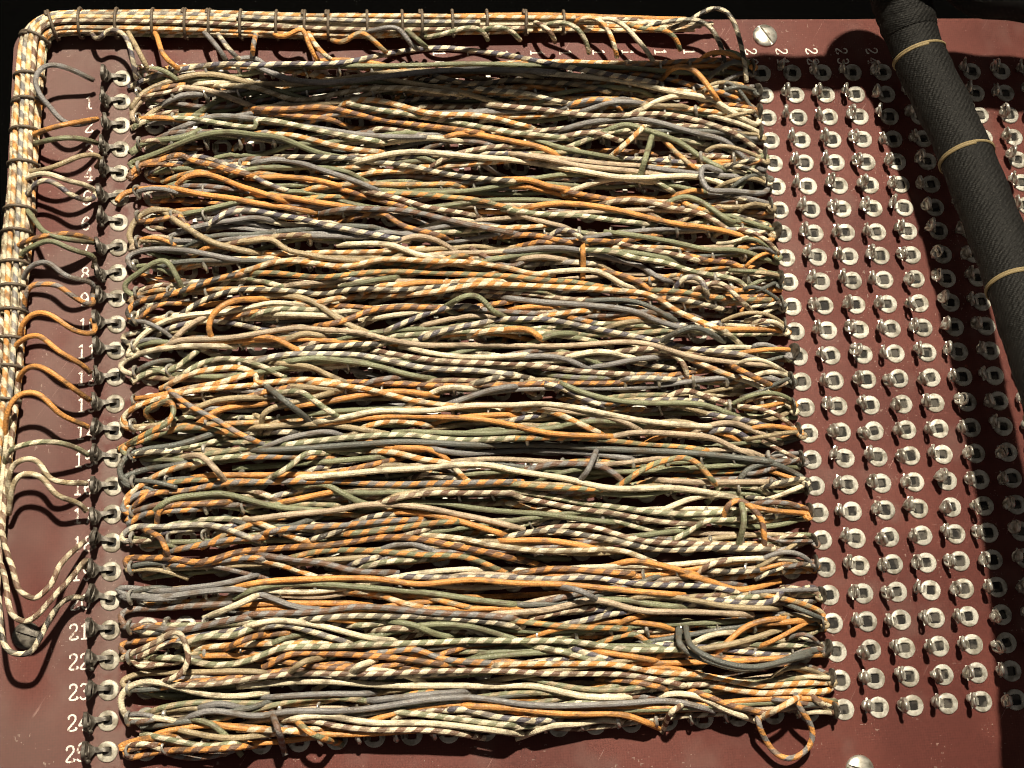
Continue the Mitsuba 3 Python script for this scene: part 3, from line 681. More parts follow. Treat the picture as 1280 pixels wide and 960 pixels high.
WIRES = """
CN 00:690,415 760,385 900,350 1050,325 1180,320 10:0,325 130,320 380,318 560,290 700,262 920,240 1100,255 1280,280 20:200,320 500,375 700,410
T 00:655,545 690,490 760,440 900,390 1050,370 1200,400 10:60,440
P 00:660,580 700,510 800,450 960,440 1100,470 1230,520
C 00:1000,420 1120,410 1230,405
S 00:1080,345 1180,300 1280,295 10:60,340 150,400
S 10:0,330 150,390 400,410 700,375 1000,350 1280,350 20:200,360
C 20:0,355 200,370 480,395 650,425 870,470 1020,510 1215,620
TC 00:1100,430 10:0,440 200,500 400,470 700,440 1000,470
KC 10:850,400 1020,415 1100,440 1280,460 20:80,470 160,490 250,510
KT 10:900,380 1100,420 1280,400 20:100,410 300,420 480,460
T 10:40,420 270,415 600,370 900,355 1280,365 20:100,380
G 10:0,430 130,460 280,510
T 10:640,390 850,430 1000,455 1200,515 1280,545
S 00:820,520 900,480 1050,470 1200,450 10:0,420
T 00:700,610 860,500 950,480
G 00:1000,560 1100,500 1280,460
CG 00:660,640 740,600 860,590 1000,600 1280,630 10:0,605 260,640 450,680 600,705
S 10:0,600 150,620 400,655 600,680 850,685
S 00:900,640 1000,600 1100,580 1280,595
G 00:645,770 700,730 800,700 900,690 980,660
G 00:650,820 720,790 860,735 1000,680 1150,660 1280,675 10:120,690 300,760 450,790
OC 10:80,672 160,675 250,692 450,740 620,760
OB 10:0,545 150,545 300,535 420,550 560,585 700,610 850,630 1020,650 1100,662
OC 10:430,525 480,505 560,500 650,510 760,540 900,570 1050,575 1180,590 1280,615 20:80,635
CG 10:470,520 560,540 680,560 800,580 920,600 1100,630 1280,665 20:100,672 250,690
O 10:940,690 1010,670 1120,675 1280,705 20:100,725 180,750 215,768
C 10:560,735 650,715 800,695 900,690 1020,705
C 10:520,805 620,780 750,760 900,765 1100,785 1280,800 20:200,830 400,865 600,890 850,880 1000,900 1100,940
P 20:0,770 150,790 350,830 600,855 800,885
CK 10:150,785 250,785 420,790 600,810 760,830 900,860 1100,890 1280,905
S 10:0,815 80,800 200,810 330,850 480,900 600,950
O 10:0,890 120,885 300,900 420,930
CN 00:930,790 1000,785 1080,805 1200,850 1280,890 10:60,920 160,955
OB 00:640,890 700,830 800,800 900,775 960,800 1050,820 1150,850 1280,880
BO 00:650,860 760,790 900,740 960,740
O 01:585,50 620,10 00:720,945 860,942 01:1000,10 1150,30 1280,55 11:100,70 250,95
O 00:880,930 930,885 1010,870 1100,890 1200,930 1280,955 11:130,40
CB 20:-100,525 60,540 160,550 300,570 450,580 600,575 720,570 850,585 1000,625 1130,680 1220,745
S 20:250,650 350,620 480,600 620,595 760,620 900,660 1050,700 1130,760 1250,850
G 20:480,650 560,625 640,640 760,680 850,720 950,790 1065,848
C 20:540,580 640,550 740,500 840,480 930,490 1030,530 1130,590 1215,655
O^ 20:770,372 800,345 860,335 920,360 980,430 1025,495
OS 20:640,375 740,385 840,410 960,440 1100,480 1200,535
OT 20:990,400 1100,420 1180,440 1225,480
CB 20:-120,640 0,660 100,680 200,690 320,670 420,665 500,690
CG 20:270,740 400,690 500,660 580,650
G 20:60,680 250,740 400,770 530,795
OC^ 20:630,662 590,700 515,765
G^ 20:690,712 670,780 645,860
OS 20:270,530 360,505 450,500 510,520 550,558
S 20:340,560 420,535 520,510 640,515
S 20:700,840 850,860 1000,875 1250,895
S^ 20:1015,848 960,835 945,870 960,920 990,950 1100,955 1260,962
CG 20:470,890 600,875 700,900 790,950
O 20:-60,900 80,900 180,930 280,945
OT 20:775,715 840,780 925,850
C 20:300,952 420,912 540,892 650,905
CG 20:860,700 960,720 1060,740 1150,790
P 20:120,780 300,800 480,820 640,830
T 01:648,210 690,130 740,95 800,90 860,130 950,190 1060,250 1180,285 1280,305
OB 01:810,90 870,100 920,150 960,195
CN 01:1050,160 1120,110 1200,95 1280,95 11:100,115 200,130 330,160 470,190 600,215 720,238
S 01:940,185 1050,160 1180,140 1280,130 11:90,145
S 01:640,330 700,295 830,285 950,295 1100,325 1200,342
P 01:650,285 700,250 780,225 845,235
G^ 01:628,460 700,400 760,360 820,345 860,380 905,470
O 01:1000,300 1060,270 1150,280 1280,310
OT 01:640,560 700,510 840,487
OK 01:640,600 690,550 760,530 850,510 950,480 1100,430 1280,405 11:100,410 200,418
CK 01:650,660 720,585 830,530 900,470 980,450 1060,445
CK 01:620,720 700,700 760,680
CG 01:870,505 1000,460 1150,430 1280,440 11:120,470
CK 01:920,600 1000,550 1100,510 1200,490 1280,488 11:100,490 220,500 330,510 430,495 550,485 700,490 850,480 1000,468
C 01:638,815 700,730 780,670 870,630 1000,610 1120,600 1280,570 11:100,555 210,565
O^ 01:1058,725 1045,680 1070,610 1130,560 1200,540 1290,535
T 11:0,530 120,518 230,530 320,570 420,640 535,695
P 01:845,765 900,742 1050,735 1280,710 11:200,680 350,690 500,700 650,735 850,765 1050,765 1280,768 21:200,770 400,760 560,750 700,765 850,810 1000,840 1270,868
P 01:860,750 930,680 1050,610
C 01:605,865 680,815 800,785 950,770 1130,772
CG 01:655,955 750,900 850,890 920,850 985,795
CG 01:910,915 1000,860 1120,835 1280,860 11:100,905
OC 01:850,960 950,910 1080,885 1200,880 1265,905
OC 01:1060,965 1180,930 1280,915 11:0,945 200,940 430,957
SB 11:370,98 450,85 600,85 750,95 900,125 1050,160 1200,190 1280,205
OB 11:460,138 560,110 640,112 720,160 850,200 930,222
O 11:0,12 150,25 300,50 430,70 560,95
OB 11:440,-10 560,25 650,50 750,78
CB 11:560,0 700,30 850,75 980,98 1100,120
T 11:-40,248 80,240 150,285 250,310 350,330 530,342
C 11:460,262 600,258 700,272 800,310 910,328
OC 11:-60,395 0,378 100,350 200,345 350,365 470,370 560,350 680,335 850,345 1050,350 1200,370 1280,385 21:80,405 160,412
C 21:90,418 200,400 350,390 450,405 540,455 585,475
OG 11:0,405 100,405 300,425 450,415 600,400 800,400 1000,410 1280,422 21:150,440 300,450 440,472
OC 11:300,555 420,530 600,520 800,510 950,490 1100,465 1280,465 21:200,475 400,485 550,495 700,520 800,580 900,630 1060,695
O 11:700,475 800,455 920,452
G 11:440,470 600,440 695,428
CG 11:0,615 80,590 200,585 330,592
C 11:100,612 250,615 400,622
OB 11:320,668 450,640 550,600 650,580 800,575 905,580
C 11:570,632 700,615 860,592
CN 11:640,698 750,650 850,610 950,580 1050,570 1115,582
CN 11:830,730 950,690 1100,660 1200,640 1280,635 21:150,635 250,650 400,680 550,710 700,740 850,775 1000,795 1130,810 1225,838
G^ 11:965,562 1050,520 1120,530 1180,590 1222,615
P 11:830,668 950,640 1080,620 1160,625
O 11:-30,728 80,730 170,770 245,805
T 11:150,745 230,710 350,722
CK 11:240,785 400,770 610,760
C 11:770,782 900,810 1100,825 1280,820 21:60,815
CB 11:630,800 800,830 1000,850 1280,860 21:150,872 300,892 450,905 585,912
CS 11:0,850 100,820 300,810 500,815 650,840 850,880 1050,890 1280,912
G 11:150,850 280,832 400,840 600,870 750,910 870,932
T 11:110,858 250,870 350,910 455,955
CK 11:1080,960 1200,930 1290,920 21:80,930
OC 11:1110,705 1200,690 1290,695
OB 21:280,0 450,30 620,50 780,62
CB 21:470,55 600,40 720,60 850,90 950,110 1060,175
G 21:740,75 830,30 900,30 980,70 1050,120 1095,145
O 21:75,78 180,60 330,60 500,85 650,120 800,155 950,175 1100,205 1290,242
OT 21:860,55 920,80 1000,100
OB 21:1000,78 1100,90 1250,105
OG 21:1100,140 1180,150 1270,160
CG 21:0,92 150,110 350,120 500,140 670,158
P 21:40,115 180,155 260,175 305,198
CN^ 21:205,210 250,190 310,205 355,238
OB 21:-40,222 100,215 200,235 345,258
OB 21:330,245 420,243 490,248
G 21:515,205 600,215 720,235 850,260 1000,290 1120,290 1280,340
S 21:-30,300 150,280 300,285 420,310 550,345 650,375 720,420 775,442
CG 21:340,290 500,300 620,330 750,350 880,390 1000,415 1120,440 1165,472
CB 21:555,262 680,290 800,310 925,342
OB 21:890,318 1000,345 1100,355 1155,385
O 21:1120,292 1200,270 1290,275
P 21:50,335 150,325 270,342
CS 21:110,362 250,350 410,360
O^ 21:355,315 356,345 355,380
OB 21:470,398 560,420 650,460 690,495
CK 21:770,530 900,550 1060,588
CN^ 21:818,480 850,440 900,425 950,450 980,530
CB^ 21:955,472 1020,455 1080,480 1130,530 1165,562
O 21:1110,497 1200,490 1290,490
OG 21:690,490 850,500 1050,530 1280,540
S 21:-30,528 150,550 300,560 480,575 620,600 720,640 855,682
D 21:370,545 550,540 680,570 805,635
O 21:20,582 120,572 210,578
OC 21:140,625 300,600 380,595
OS 21:290,628 400,652
O 21:-40,690 80,690 155,745
G 21:130,742 220,710 310,708
D^ 21:765,735 850,690 930,680 1015,722
CB 21:535,798 650,785 750,790 830,830 870,890 872,925
C 21:270,828 400,800 500,805 610,832
S 21:350,880 480,865 600,840 700,828
S 21:-40,832 150,820 280,840 375,882
OC 21:830,812 950,860 1100,920 1200,940
CK 21:630,855 750,875 860,882
OB^ 21:1120,880 1200,920 1290,965
SG 21:160,910 350,930 500,925
CS 21:530,940 650,930 810,938
OC 02:612,190 660,125 760,80 850,50 960,20 01:1080,960
OC 02:620,165 700,105 850,60 1000,30 1280,5
OG^ 02:745,170 728,140 790,100 850,90 868,130 840,190 770,230 640,300
OS^ 02:865,45 950,110 1100,190 1180,240 1290,292
T 02:970,125 1100,80 1290,68
O 02:1010,185 1100,130 1290,100
OG 02:615,325 720,280 830,240 920,220 1050,225 1160,250
D 02:600,440 620,380 680,340 780,320 900,300 1065,248
CG 02:810,375 870,330 960,310 1110,278
D 02:618,475 720,430 850,410 960,388
CG 02:950,425 1020,390 1100,370 1290,358
OC 02:628,580 700,510 800,450 920,410 1000,398
OS 02:615,610 700,550 800,540 950,530 1100,500 1280,490 12:200,485 400,485 600,500 800,500 1000,495 1280,490
CB 02:1010,545 1150,525 1290,542 12:80,570
G 02:780,630 850,580 1000,555 1120,550 1280,590 12:150,620 335,632
OB 02:785,700 800,630 870,605 1000,600 1160,588
OS 02:635,700 700,660 800,638 1000,625
CS 02:610,770 660,720 780,715 950,705 1100,715 1200,750 1280,780
OB^ 02:745,738 800,770 830,830 842,865
OS 02:850,835 1000,805 1150,780 1290,768
OB 02:635,875 750,870 850,870 1000,890 1150,850 1280,830 12:200,815 400,800 600,770 700,765 850,780 1000,810 1150,840 1290,875
OS 02:860,905 1000,900 1130,880 1280,870 12:60,880
OT 02:635,925 680,905 760,900
P^ 02:945,362 1000,360 1080,430 1125,485
OC 12:280,-5 450,10 600,35 750,75 900,100 1020,112
T 12:160,12 300,20 430,30
S 12:970,98 1080,60 1200,25 1290,12
C 12:770,105 860,55 950,20 1060,22
O 12:200,112 350,90 500,60 650,40 760,40 860,52
T^ 12:28,200 40,150 110,110 200,90 360,48
D^ 12:78,32 150,90 255,172
CG^ 12:155,40 220,40 300,90 405,162
C 12:300,188 450,165 600,135 750,135 900,130 1050,110 1280,105 22:130,100 300,115 450,145 600,175 750,195 980,212
O 12:320,202 500,175 700,160 900,165 1100,175 1280,205 22:150,240 300,255 490,262
T 12:0,217 150,205 300,200 450,215 610,242
OC 12:530,218 650,190 750,190 860,207
CG 12:150,305 350,280 500,265 700,255 850,265 1000,280 1290,272
CK 12:-40,248 100,240 230,245
S 12:40,320 150,275 260,250 360,240 410,252
D 12:0,332 200,325 400,310 550,300 700,290 900,295 1100,305 1280,305 22:200,305 400,320 700,335 950,350 1290,388
S 12:890,325 1000,345 1150,345 1280,335 22:200,335 400,350 590,372
OS 12:-60,368 200,365 410,372
G 12:-60,418 200,400 400,385 610,368
CG^ 12:78,465 170,410 250,350 315,345
OC 12:590,338 700,345 850,380 960,400 1025,455
O 12:690,320 800,320 900,340 975,395
OB 12:410,442 550,410 695,378
C 12:230,467 400,455 600,435 850,420 1000,405 1150,405 1280,430 22:150,455 300,480 420,510 600,525 800,520 1010,547
CK 12:780,470 850,455 920,465 1010,475
CS 12:60,578 150,545 290,522
O 12:130,592 280,560 390,538
G 12:240,512 340,505 420,540 520,590 565,602
CB 12:630,592 760,560 900,545 1050,545 1280,550 22:50,570 150,590 300,620 450,640 600,665 750,690 910,702
P 12:-40,680 200,650 400,630 550,605 700,605 850,620 1000,650 1150,680 1290,715
G 12:740,595 900,595 1050,615 1280,640 22:150,650 300,670 500,692
O 12:690,640 800,645 950,670 1100,710 1225,748
CK 12:280,778 400,740 500,690 600,660 710,648
OS 12:50,742 200,720 400,710 600,690 810,678
OG 12:460,748 650,730 850,700 1010,688
OC 12:-30,680 100,730 200,770 305,798
TC 12:840,758 1000,770 1150,800 1280,820 22:150,835 400,830 550,835 665,875
OG 12:190,865 300,840 450,830 650,840 850,855 1000,860 1100,880 1205,925
SB 12:40,858 200,880 350,900 500,935 660,942
OC 12:-40,868 100,900 200,930 290,962
CG 12:520,922 650,890 810,878
CN 12:470,905 550,880 625,862
S 12:630,825 720,800 800,805 885,832
CN 22:150,-5 250,20 330,60 440,105
G 22:240,-5 350,40 480,75 650,95 850,95 980,110 1085,148
CB 22:800,55 870,35 960,60 1050,90 1170,122
CT 22:940,62 1050,55 1150,50 1240,95
OC 22:-40,125 100,125 200,140 320,190 440,248
P 22:120,112 300,140 450,160 560,190 645,235
P 22:470,272 600,245 750,245 900,255 1000,270 1100,315 1180,350
P 22:880,250 1000,205 1100,195 1180,220 1300,275
CN 22:980,150 1100,170 1200,190 1290,218
CN 22:965,252 1030,230 1120,240 1180,275
OG 22:-30,275 200,270 400,275 550,290 700,305 850,315 970,332
SB 22:60,435 180,405 300,400 430,410 500,440 565,495
OG^ 22:570,485 680,415 780,380 860,370 930,400 1015,500
S^ 22:345,475 380,430 408,368
C 22:730,642 850,590 960,560 1080,560 1120,572
P 22:720,480 900,490 1100,492 1270,490
D 22:1130,495 1180,430 1290,398 32:100,430 170,470
CG 22:1005,555 1050,505 1130,510 1220,520 1290,552
OB^ 22:1058,660 1090,600 1140,585 1200,620 1250,690 1262,790
G^ 22:1150,610 1160,680 1138,785
OG 22:-60,495 200,515 440,527
CG 22:-60,535 150,555 350,595 550,620 700,640 900,650 1070,638
OC 22:-40,590 100,620 230,642
G 22:620,762 750,745 880,728
CG 22:780,790 880,740 960,690 1080,680 1210,668
CB 22:150,725 300,710 420,720 550,760 700,790 900,800 1100,805 1290,812
CK 22:-20,765 100,740 220,735 350,755 500,780 650,815 850,830 1000,820 1290,828
O 22:-60,785 200,785 410,822
O 22:520,902 600,885 720,900 910,952
OB 22:-60,858 60,882 130,905
CB 22:930,945 1000,900 1080,882
CK 22:1000,935 1120,940 1250,930
OB 22:20,950 200,925 400,935 600,950
S 03:590,65 650,60 800,75 950,60 1100,40 1290,-5
S 03:610,100 750,105 900,95 1050,75 1200,70 1280,85 13:100,120 200,155 310,168
SB 03:605,200 650,170 800,160 950,150 1160,138
SB 03:610,252 750,255 900,270 1100,230 1290,198
C^ 03:1068,192 1150,160 1275,102
OB 03:610,345 700,325 780,310
CB^ 03:605,415 700,370 800,320 860,285 900,290 930,350 940,420 900,490 825,525
CG 03:930,335 1050,300 1150,300 1290,248
CG 03:780,408 900,415 1000,435 1120,445 1280,410 13:100,370 250,355 450,350 650,340 850,335 1050,325 1280,325 23:150,325 300,330 450,350 600,370 750,370 880,372
OB^ 03:1145,355 1220,320 1290,298
O 03:1010,402 1150,400 1260,412
T 03:612,528 700,490 850,485 1000,480 1290,480 13:60,490
CB 03:860,545 1000,545 1150,530 1280,510 13:200,490 400,490 600,490 800,480 1000,475 1280,478 23:200,490 450,490 600,500 750,525 860,548
C 03:625,690 605,620 640,560 720,530 800,535 900,560 1050,595 1200,600 1290,590
C 03:635,722 750,710 880,727
D 03:760,752 900,730 990,722
S 03:950,705 1020,680 1120,680 1280,700 13:150,680 350,675 550,665 750,635 900,615 1100,610 1280,635 23:200,650 400,645 600,635 750,625 880,640 960,662
G 03:950,712 1050,740 1130,800 1175,855
O 03:600,855 700,820 860,798
O 03:1070,742 1150,755 1290,772
S 03:1000,660 1100,640 1180,655
O 13:-60,48 0,35 150,20 300,15 600,15 800,40 950,30 1100,20 1280,35 23:200,40 400,55 600,75 810,92
G 13:-60,90 0,65 100,45 300,40 500,55 700,70 900,90 1100,120 1290,142
SB 13:-40,192 200,185 350,175 500,155 700,165 900,185 1100,195 1290,212
OC 13:470,78 600,90 700,125 830,158
TO 13:690,93 850,105 950,130 1065,158
CK 13:260,218 400,205 550,200 700,205 850,205 1000,215 1200,235 1290,252
C 13:-40,250 80,225 200,230 350,255 500,295 600,315 700,322
CS 13:30,258 130,245 250,270 350,300 440,328
OB 13:-40,305 100,290 190,283
G 13:80,340 160,305 260,290
CG 13:490,248 600,240 680,225
CB 13:600,275 680,262 760,265
G 13:660,228 800,250 900,290 990,302
OB 13:80,435 160,395 300,385 500,395 700,410 850,430 940,442
OS 13:540,388 700,375 800,370 900,405 1000,425 1150,435 1290,442
T^ 13:178,475 240,430 295,415
C^ 13:485,475 515,450 555,435
C 13:-40,548 200,530 400,530 600,545 800,550 1000,550 1280,550 23:100,550 250,580 400,605 570,607
S 13:50,608 250,595 400,590 520,590 580,585
S 13:560,625 700,610 900,590 1050,580
OG 13:670,645 750,600 830,585 890,580
C 13:170,718 300,700 450,715 600,735 800,735 1000,750 1280,785
CB 13:150,720 280,725 400,750 600,770 800,770 950,780 1090,802
CG 13:690,680 850,695 1000,715 1200,740 1290,748
CN 13:960,668 1050,670 1200,705 1280,715 23:110,728
O 13:1040,648 1150,655 1280,662 23:200,685 400,690 550,695 650,725 700,745
OC 13:-40,768 150,775 260,788
OG^ 13:222,742 280,790 385,828
SB^ 13:88,708 110,770 132,845
OC 13:80,790 200,770 340,765
CN 13:720,2 900,8 1100,8 1280,8 23:200,15 400,10 550,30 700,45 900,50 1000,55 1105,78
O 23:870,-5 1000,30 1100,65 1180,65 1290,38
CN 23:950,120 1050,125 1290,130 33:60,90
T 23:590,112 700,100 800,105 950,130 1100,155 1290,162
G 23:420,122 550,120 700,140 850,157
P 23:-100,190 50,182 200,165 350,130 450,125 600,165 750,180 900,180 1050,185 1150,192
S^ 23:268,58 340,75 405,108
CN 23:260,243 400,215 500,190 580,178
O 23:535,238 600,210 670,198
CB 23:90,218 250,180 410,163
OG 23:-60,215 60,230 150,240 300,255 450,260 570,267
OG 23:440,335 550,300 620,295 660,318
D^ 23:832,285 840,340 900,390 1000,430 1150,465 1280,450 33:100,415 200,380 295,365
D^ 23:872,275 890,340 960,395 1080,440 1220,455 33:60,430 180,400
C 23:890,345 1000,295 1110,283
O 23:1030,378 1100,310 1180,250 1280,220 33:60,215
T 23:910,372 1050,350 1180,320 1290,285
OC 23:-100,450 0,442 200,440 400,440 550,450 700,480 850,490 1000,505 1150,535 1280,550 33:150,538 320,530
OC 23:990,548 1150,575 1280,587 33:100,580 300,572
OB 23:470,518 600,530 760,562
OB 23:910,578 1000,610 1100,650 1200,670 1280,685 33:80,650 145,625
C 23:740,602 820,590 950,610 1050,660 1165,705
CG 23:120,355 250,380 400,420 460,425
CN 23:290,358 400,395 490,417
O 23:420,378 550,395 710,423
C 23:70,795 200,752 330,740 450,722 540,730
CN 23:-60,745 100,725 200,722
CG 23:-40,762 100,750 200,738
CB^ 23:768,735 790,690 830,658
TO 33:-60,90 0,100 100,120 200,150 275,190
O 33:-40,236 100,230 275,215
CN 33:-20,100 60,100 130,90 200,60 265,92
CB 33:200,585 270,640 335,685
SO^ 23:1228,700 1240,760 1290,855 33:60,900 120,910 190,870 222,800 200,720 150,640 138,595
OC^ 33:-20,700 60,660 130,620
OB 03:640,905 780,880 920,870 1080,865 1250,850
CG 03:760,800 900,830 1040,850 1180,835
T 03:900,770 1040,800 1180,810 1290,800
"""
# ---------------------------------------------------------------- the mat of wires: every wire laid over those below it
GR, U0, V0 = 0.03, -4.0, -3.0
HM = np.zeros((int(30 / GR), int(27 / GR)))
for c, r, k in hidden:                    # lugs hold the lowest wires up a little
    i, j = int((c - 0.36 - U0) / GR), int((r * ROW - V0) / GR)
    HM[i - 3:i + 3, j - 6:j + 6] = 0.30
DD = [(a, b) for a in range(-3, 4) for b in range(-3, 4) if a * a + b * b <= 10]


def rest_height(uv, r):
    i, j = ((uv[:, 0] - U0) / GR).astype(int), ((uv[:, 1] - V0) / GR).astype(int)
    best = np.zeros(len(uv))
    for a, b in DD:
        d2 = (a * a + b * b) * GR * GR
        best = np.maximum(best, HM[np.clip(i + a, 0, HM.shape[0] - 1), np.clip(j + b, 0, HM.shape[1] - 1)] + math.sqrt(max(r * r - d2, 0)) * 0.9)
    return best


def settle(base, stiff=5.0, lift=1.0):
    z = maximum_filter1d(base, int(stiff * 1.2) | 1, mode='nearest')
    return gaussian_filter1d(z, stiff, mode='nearest')


def stamp(P, r):
    i, j = ((P[:, 0] - U0) / GR).astype(int), ((P[:, 1] - V0) / GR).astype(int)
    for a, b in DD:
        d2 = (a * a + b * b) * GR * GR
        if d2 < r * r:
            ii, jj = np.clip(i + a, 0, HM.shape[0] - 1), np.clip(j + b, 0, HM.shape[1] - 1)
            np.maximum.at(HM, (ii, jj), P[:, 2] + math.sqrt(r * r - d2) * 0.85)


# wires lower down that show only in the gaps
low = []
FILL = ['O', 'O', 'C', 'P', 'P', 'G', 'G', 'S', 'D', 'T', 'T', 'CN', 'CB', 'CG', 'OB', 'OC', 'OG', 'OT', 'SB', 'TG', 'TB', 'OS']
for r in range(26):
    for k in range(6 + (r > 22) * 2):
        a, b = 0.75 + rng.uniform(0, 0.3), 19.6 + rng.uniform(-0.2, 0.2)
        if rng.random() < 0.3:
            a = rng.uniform(1, 10)
        if rng.random() < 0.3:
            b = rng.uniform(max(a + 4, 11), 19.6)
        n = int((b - a) / 0.16)
        uu = np.linspace(a, b, n)
        kn = max(5, int((b - a) / 2.0))
        mid = r * ROW + rng.normal(0, 0.10) - (0.22 if r == 25 else 0)
        vv = CubicSpline(np.linspace(a, b, kn), mid + np.r_[rng.normal(0, 0.05), rng.normal(0, 0.17, kn - 2), rng.normal(0, 0.05)])(uu)
        uvp = np.c_[uu, vv]
        z = np.minimum(settle(rest_height(uvp, WR), 4.0), 0.80)
        e = np.minimum(np.arange(n), np.arange(n)[::-1]) * 0.16
        z = np.where(e < 0.6, z * (0.35 + 0.65 * e / 0.6), z)
        P = np.c_[uvp, z]
        stamp(P, WR)
        low.append(tube(P, WR * 0.95, 7, pair_of(FILL[int(rng.integers(len(FILL)))]), rng.uniform(0, 5)))
# strands that wander across the rows between the bundles
for k in range(110):
    n = int(rng.integers(18, 70))
    a = rng.uniform(1.2, 18.5 - n * 0.12)
    s_ = rng.normal(0, 0.07)
    q = np.arange(n) * 0.12
    bow = 0.35 * rng.normal() * np.sin(np.pi * q / q[-1])
    uvp = np.c_[a + q, np.clip(rng.uniform(0.2, 19.6) + s_ * (q - q[-1] / 2) + bow, 0.0, 20.0)]
    z = np.minimum(settle(rest_height(uvp, WR), 3.0), 1.0)
    e = np.minimum(np.arange(n), np.arange(n)[::-1]) * 0.12
    z = np.where(e < 0.6, np.maximum(z - 0.3, 0.1) + np.minimum(z, 0.3) * e / 0.6, z)
    P = np.c_[uvp, z]
    stamp(P, WR)
    low.append(tube(P, WR * 0.98, 7, pair_of(FILL[int(rng.integers(len(FILL)))]), rng.uniform(0, 5)))
# tails that fan out to the lugs of the nearest column and wrap round them
for r in range(26):
    for k in range(4):
        b = np.array([19.58 + rng.normal(0, 0.03), r * ROW + rng.uniform(-0.12, 0.12), rng.uniform(0.25, 0.5)])
        a = np.array([rng.uniform(17.6, 18.6), r * ROW + rng.normal(0, 0.34), rng.uniform(0.25, 0.6)])
        mid = (a + b) / 2 + [0, rng.normal(0, 0.10), rng.uniform(0.1, 0.5)]
        pts = [a, mid, b]
        if k % 2:
            pts += [b + [0.10, 0.07, 0.02], b + [0.04, 0.16, 0.06], b + [-0.10, 0.06, 0.10]]
        P = spline(np.array(pts), 0.07)
        low.append(tube(P, WR * rng.uniform(0.7, 0.95), 7, pair_of(['O', 'CB', 'T', 'S', 'D', 'OB', 'C', 'G', 'SB', 'CK'][int(rng.integers(10))]), rng.uniform(0, 5)))
for r in range(26):                       # and on the near side of the left lugs
    for k in range(2):
        b = np.array([0.55 + rng.normal(0, 0.03), r * ROW + rng.uniform(-0.1, 0.1), rng.uniform(0.2, 0.4)])
        a = np.array([rng.uniform(1.3, 2.2), r * ROW + rng.normal(0, 0.25), rng.uniform(0.3, 0.6)])
        P = spline(np.array([b, (a + b) / 2 + [0, rng.normal(0, 0.08), rng.uniform(0.05, 0.3)], a]), 0.07)
        low.append(tube(P, WR * rng.uniform(0.75, 0.95), 7, pair_of(['O', 'CB', 'T', 'S', 'D', 'OB', 'G', 'SB', 'CK'][int(rng.integers(9))]), rng.uniform(0, 5)))
m, uv = joined(low)
add('lower_wires', m, 'mat_wire', True, uv=uv)
labels['lower_wires'] = {'label': 'cloth covered wires buried low in the mat, seen only in gaps', 'category': 'wires', 'kind': 'stuff'}

def length_of(q):
    return np.linalg.norm(np.diff(q, axis=0), axis=1).sum()


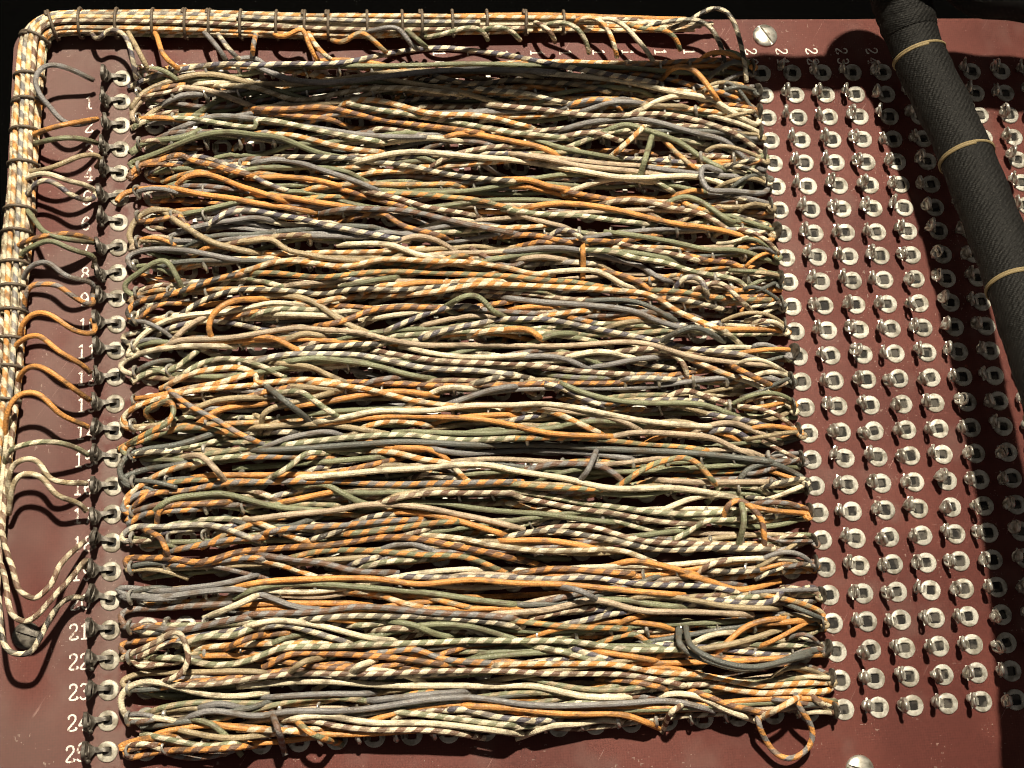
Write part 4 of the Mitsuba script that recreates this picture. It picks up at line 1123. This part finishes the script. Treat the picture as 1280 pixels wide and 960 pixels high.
notes = []
for n, line in enumerate(WIRES.strip().splitlines()):
    code, text = line.split(None, 1)
    up = code.endswith('^')
    px = parse(text)
    length = np.linalg.norm(np.diff(px, axis=0), axis=1).sum()
    notes.append([1e5 + n if up else length, code.rstrip('^'), up, px])
notes.sort(key=lambda w: w[0])
made = []
for rank, code, up, px in notes:
    d0, d1 = px[0] - px[1], px[-1] - px[-2]
    d0, d1 = d0 / np.linalg.norm(d0), d1 / np.linalg.norm(d1)
    left_end, right_end = px[0, 0] < 172, px[-1, 0] > 925 + 0.11 * px[-1, 1]
    q = px
    if not left_end:
        q = np.vstack([q[0] + d0 * 14, q])
    if not right_end:
        q = np.vstack([q, q[-1] + d1 * 14])
    for end, e_px, uu, hh in ((left_end, px[0], 0.60, 0.22), (right_end, px[-1], 19.57, 0.38)):
        if end:                           # the end runs on to the nearest lug
            w3 = np.array([(uu, r * ROW, -hh) for r in range(26)]) @ RC.T + TC
            w2 = w3[:, :2] / w3[:, 2:] * F + [640, 480]
            d = np.linalg.norm(w2 - e_px, axis=1)
            if 4 < d.min() < 26:
                q = np.vstack([w2[d.argmin()] + rng.normal(0, 1.5, 2), q]) if uu < 5 else np.vstack([q, w2[d.argmin()] + rng.normal(0, 1.5, 2)])
    pp = spline(q, 4.0 if length_of(q) > 70 else 1.6)
    N = len(pp)
    r = WR * (1.0 + 0.05 * math.sin(rank * 1.7))
    z = np.full(N, 0.75)
    for it in range(4):
        P = at(pp, z)
        base = rest_height(P[:, :2], r)
        zz = settle(base, 5.0 if N > 30 else 3)
        s = np.r_[0, np.cumsum(np.linalg.norm(np.diff(P[:, :2], axis=0), axis=1))]
        if up:
            zz = zz + 0.42 * np.sin(np.pi * np.linspace(0, 1, N)) * min(1, s[-1] / 1.5)
        s = np.r_[0, np.cumsum(np.linalg.norm(np.diff(P[:, :2], axis=0), axis=1))]
        for end, dist in ((left_end, s), (right_end, s[-1] - s)):
            w = np.clip(dist / (0.9 if end else 0.55), 0, 1)
            w = w * w * (3 - 2 * w)
            zz = zz * w + (0.33 if end else np.maximum(base[0 if dist is s else -1] - 0.34, 0.12)) * (1 - w)
        z = 0.3 * z + 0.7 * zz if it < 3 else zz
    P = at(pp, z)
    stamp(P, r)
    v, n_ = P[:, :2].mean(0)[1], 0
    m, uv = tube(P, r, 9, pair_of(code), rng.uniform(0, 5))
    made.append((code, up, P, m, uv))

SHOW = 300                                # the rest of the traced pieces are the shortest: one object
order = sorted(range(len(made)), key=lambda k: -(made[k][1] * 1000 + len(made[k][2])))
few = order[SHOW:]
m, uv = joined([made[k][3:] for k in few])
add('short_wire_glimpses', m, 'mat_wire', True, uv=uv)
labels['short_wire_glimpses'] = {'label': 'short stretches of wire showing between the longer wires of the mat', 'category': 'wires', 'kind': 'stuff'}
SIDE = ['left end', 'left half', 'middle', 'right half', 'right end']
ORD = ['topmost', 'second', 'third', 'fourth', 'fifth', 'sixth', 'seventh', 'eighth']
NUM = 'zero one two three four five six seven eight nine ten eleven twelve thirteen fourteen fifteen sixteen seventeen eighteen nineteen twenty twenty-one twenty-two twenty-three twenty-four twenty-five'.split()


def side(u):
    return SIDE[int(np.clip((u - 0.6) / 19.4 * 5, 0, 4))]


info = {}
for k in order[:SHOW]:
    code, up, P = made[k][:3]
    row = int(np.clip(round(np.median(P[:, 1]) / ROW), 0, 25))
    a, b = side(P[:, 0].min()), side(P[:, 0].max())
    how = 'raised short' if up else 'short' if abs(P[-1, 0] - P[0, 0]) < 2.5 else ''
    info.setdefault((code, row, a, b, how), []).append(k)
for (code, row, a, b, how), ks in info.items():
    ks.sort(key=lambda k: np.median(made[k][2][:, 1]))
    for i, k in enumerate(ks):
        P, m, uv = made[k][2:]
        key = add('cloth_covered_wire', m, 'mat_wire', True, uv=uv)
        pre = '' if len(ks) == 1 else (['upper', 'lower'][i] if len(ks) == 2 else ['upper', 'middle', 'lower'][i] if len(ks) == 3 else ORD[i])
        span = f'{a} to {b}' if a != b else a
        level = f'at number {NUM[row]}' if row else 'above number one'
        span = 'full width' if span == 'left end to right end' else span
        text = ' '.join(f'{pre} {how} {colour_words(code)} wire {level}, {span}'.split())
        labels[key] = {'label': text, 'category': 'wire', 'group': 'cloth covered wires of the mat'}
